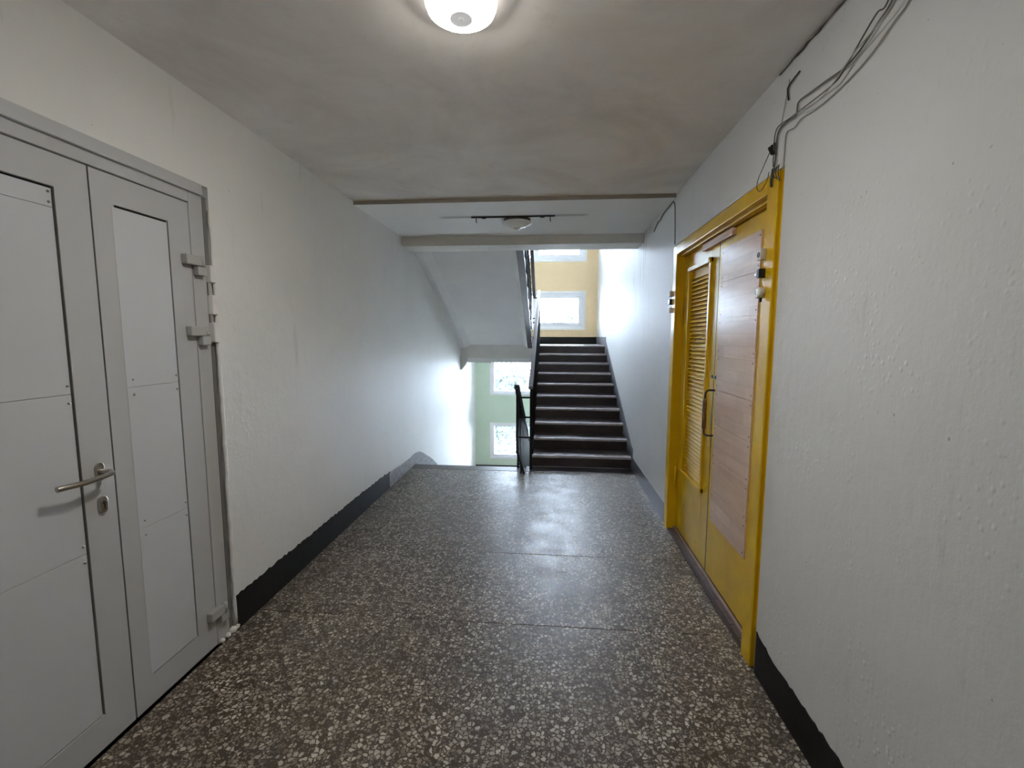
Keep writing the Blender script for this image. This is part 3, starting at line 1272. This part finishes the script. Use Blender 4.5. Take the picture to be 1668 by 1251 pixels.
lathe(bm, [(.006, 0), (.005, -.02), (0, -.022)], (XFR - .010, 2.142, 1.724), (0, 0, 1), 10)
obj('seal', bm, MBLACK, lk)
# three small ones at the far edge of the frame
for z, m in ((1.885, MBOXW), (1.822, MBLACK), (1.757, MBOXW)):
    bm = B()
    box(bm, XR - .032, XFR + .002, 3.690, 3.728, z - .022, z + .022)
    obj('lock_box', bm, m, d2, .003)
# hook at the corner of the louvre field
bm = B()
box(bm, XD - .028, XD, 3.004, 3.020, 2.036, 2.048)
tube(bm, [(XD - .022, 3.012 + .010 * math.cos(a), 2.022 + .014 * math.sin(a)) for a in [k * math.pi / 6 for k in range(13)]], .002, 5, False)
obj('hook', bm, MYEL, lv)

# ------------------------------------------------------------------ ceiling lamps
L1 = (-.306, 1.577, HC)
lit = empty('ceiling_lamp', L1, 'lit round white ceiling lamp with grey sensor in its middle', 'lamp')
bm = B()
lathe(bm, [(.0, 0), (.108, 0), (.110, -.010), (.108, -.014), (.0, -.014)], L1, seg=56)
obj('housing', bm, MLAMPW, lit)
bm = B()
lathe(bm, [(.0, -.0145), (.119, -.0145), (.1185, -.026), (.117, -.034), (.110, -.048), (.092, -.060), (.060, -.067), (.052, -.0675)], L1, seg=56)
obj('diffuser', bm, MGLOW, lit)
bm = B()
lathe(bm, [(.052, -.0675), (.030, -.069), (0, -.069)], L1, seg=56)
obj('diffuser_centre', bm, MGLOW2, lit)
bm = B()
lathe(bm, [(0, -.0685), (.036, -.0685), (.036, -.0755), (.009, -.0755), (.009, -.0785), (.006, -.081), (0, -.0815)], L1, seg=32, smooth=False)
obj('sensor', bm, MSENSOR, lit)

L2 = (-.326, 4.305, HC2)
dark = empty('ceiling_lamp', L2, 'unlit round white ceiling lamp in front of the edge beam', 'lamp')
bm = B()
lathe(bm, [(0, 0), (.124, 0), (.124, -.0245), (0, -.0245)], L2, seg=48)
obj('mount_ring', bm, MDARKSTEEL, dark)
bm = B()
lathe(bm, [(0, -.024), (.128, -.024), (.136, -.032), (.133, -.042), (.116, -.046), (.111, -.051), (.080, -.066), (.050, -.075), (.036, -.077), (.034, -.081), (.020, -.084), (0, -.085)], L2, seg=48)
obj('shade', bm, MLAMPW, dark)
bm = B()
lathe(bm, [(.030, -.081), (.030, -.088), (.025, -.092), (.010, -.093), (.008, -.100), (0, -.102)], L2, seg=24)
obj('sensor', bm, MLAMPW, dark)

br = empty('lamp_bracket', (-.355, 4.19, HC2), 'thin dark metal strip on the ceiling behind the unlit lamp', 'bracket')
bm = B()
box(bm, -.735, .022, 4.178, 4.196, HC2 - .010, HC2)
obj('rail', bm, MIRON, br)
for x in (-.69, -.02):
    bm = B()
    tube(bm, [(x, 4.187, HC2 - .008), (x, 4.187, HC2 - .045), (x + .008, 4.187, HC2 - .05)], .004, 6)
    obj('hook', bm, MIRON, br)
for x in (-.62, -.09):
    bm = B()
    box(bm, x - .02, x + .02, 4.17, 4.20, HC2 - .016, HC2 - .008)
    obj('clip', bm, MIRON, br)

# ------------------------------------------------------------------ cables on the right wall
def cable(label, pts, r, m, off=.006, jitter=.002, grp='old cables on the right wall'):
    bm = B()
    P = []
    for (y, z) in pts:
        P.append((XR - off - random.uniform(0, jitter), y, z))
    tube(bm, smooth_pts(P, 6), r, 6)
    return tag(obj('cable', bm, m), label, 'cable', grp)


cable('dark grey cable sagging from the ceiling to the connector over the yellow door',
      [(1.38, 2.60), (1.455, 2.495), (1.52, 2.462), (1.60, 2.430), (1.668, 2.424), (1.76, 2.436), (1.86, 2.448), (1.945, 2.455), (1.955, 2.412),
       (2.02, 2.418), (2.090, 2.412), (2.110, 2.355), (2.108, 2.30), (2.122, 2.245)], .0032, MWIRE_D, .008)
cable('dark cable with a kink running just above the others on the right wall',
      [(1.40, 2.60), (1.47, 2.49), (1.508, 2.488), (1.57, 2.458), (1.66, 2.405), (1.705, 2.395), (1.80, 2.40), (1.90, 2.408), (1.98, 2.414), (2.088, 2.42), (2.11, 2.36), (2.105, 2.27)],
      .0025, MWIRE_D, .017)
cable('whitewashed cable hanging lowest across the right wall',
      [(1.34, 2.58), (1.400, 2.455), (1.45, 2.43), (1.55, 2.392), (1.69, 2.372), (1.83, 2.372), (1.92, 2.385), (1.97, 2.372), (2.035, 2.378), (2.042, 2.30), (2.048, 2.24)],
      .0026, MWIRE_G, .004)
cable('pale cable running straight from the ceiling corner on the right wall',
      [(1.35, 2.60), (1.42, 2.475), (1.50, 2.445), (1.60, 2.425), (1.70, 2.39), (1.78, 2.378), (1.90, 2.40)],
      .0024, MWIRE_G, .024)
cable('thin black wire looping down over the corner of the yellow door frame',
      [(2.112, 2.345), (2.17, 2.30), (2.225, 2.262), (2.232, 2.225), (2.205, 2.200), (2.165, 2.205), (2.135, 2.225), (2.120, 2.255)], .0016, MBLACK, .026)
cable('short black wire stub poking out of the wall near the ceiling',
      [(1.955, 2.572), (2.0, 2.566), (2.040, 2.556), (2.036, 2.53), (2.030, 2.503)], .0032, MBLACK, .006, grp=None)
cable('thin pale wire hanging by the wall seam above the connector',
      [(2.035, 2.585), (2.06, 2.50), (2.085, 2.42)], .0022, MWIRE_G, .004)
cable('thin dark wire dropping from the ceiling step to the far door corner',
      [(3.80, 2.615), (3.765, 2.60), (3.735, 2.56), (3.715, 2.48), (3.700, 2.36), (3.690, 2.262)], .004, MWIRE_D, .006, grp=None)
cable('short thin wire along the ceiling edge beyond the step',
      [(3.80, 2.612), (3.95, 2.605), (4.10, 2.603), (4.22, 2.572), (4.30, 2.576), (4.45, 2.53)], .004, MWIRE_D, .006, grp=None)
bm = B()
for k in range(3):
    tube(bm, [(XR - .012 - .006 * k, 2.115 + .010 * k, 2.372 - .006 * k), (XR - .016 - .004 * k, 2.118 - .006 * k, 2.325)], .008, 7)
tag(obj('wire_connector', bm, MBLACK, None, .002), 'small black taped wire joint above the yellow door', 'connector')
# whiskers of wire end at the frame corner
bm = B()
for k in range(4):
    y = 2.055 + .012 * k
    tube(bm, smooth_pts([(XR - .016, y, 2.262), (XR - .024, y - .01 + .008 * k, 2.23), (XR - .02, y - .02 + .006 * k, 2.19 + .012 * k)], 4), .0022, 5)
tube(bm, [(XR - .02, 2.10, 2.262), (XR - .022, 2.108, 2.215), (XR - .018, 2.112, 2.19)], .005, 7)
tag(obj('wire_ends', bm, MDARKSTEEL), 'frayed wire ends at the near top corner of the yellow door frame', 'wire')

# ------------------------------------------------------------------ outside
bm = B()
box(bm, -60, 60, YEND + 1.5, 120, -9.2, -9.0)
tag(obj('ground', bm, MGROUND), 'pale yard ground far below the windows', None, None, 'structure')


def tree(x, y, top, rad, n, label, seed):
    rnd = random.Random(seed)
    t = empty('tree', (x, y, -9), label, 'tree', 'trees outside the windows')
    bm = B()
    zc = top - rad
    tube(bm, [(x, y, -9), (x + .1, y, -6), (x, y, zc), (x, y, zc + rad * .5)], [.28, .22, .14, .05], 8)
    for k in range(6):
        a = rnd.uniform(0, 6.28)
        tube(bm, [(x, y, zc - rad * .4 + k * .25), (x + math.cos(a) * rad * .4, y + math.sin(a) * rad * .4, zc + .3 * k),
                  (x + math.cos(a) * rad * .7, y + math.sin(a) * rad * .7, zc + rad * .3)], [.1, .06, .02], 5)
    obj('trunk', bm, MBARK, t)
    vs, fs = [], []
    clumps = []
    for k in range(26):
        v = Vector((rnd.gauss(0, 1), rnd.gauss(0, 1), rnd.gauss(0, .9))).normalized() * rad * rnd.uniform(.45, .85)
        clumps.append((v, rad * rnd.uniform(.2, .36)))
    for k in range(n):
        c, cr = rnd.choice(clumps)
        p = Vector((x, y, zc)) + c + Vector((rnd.gauss(0, 1), rnd.gauss(0, 1), rnd.gauss(0, 1))) * cr * .6
        u = Vector((rnd.gauss(0, 1), rnd.gauss(0, 1), rnd.gauss(0, 1))).normalized()
        v = u.orthogonal().normalized()
        s = rnd.uniform(.07, .14)
        b = len(vs)
        vs += [p - u * s, p + v * s * .5, p + u * s, p - v * s * .5]
        fs.append((b, b + 1, b + 2, b + 3))
    me = bpy.data.meshes.new('foliage')
    me.from_pydata(vs, [], fs)
    me.materials.append(MLEAF)
    o = bpy.data.objects.new('foliage', me)
    C.objects.link(o)
    o.parent = t
    o.matrix_parent_inverse = t.matrix_world.inverted()
    o['kind'] = 'stuff'


tree(-2.4, 22, .9, 2.7, 16000, 'pale green tree crown seen through the upper window of the green wall', 1)
tree(-9.5, 32, 1.3, 3.4, 9000, 'tree behind the left part of the green wall windows', 2)
tree(1.0, 42, 4.6, 2.0, 4000, 'small distant tree top in the middle of the yellow wall window', 3)
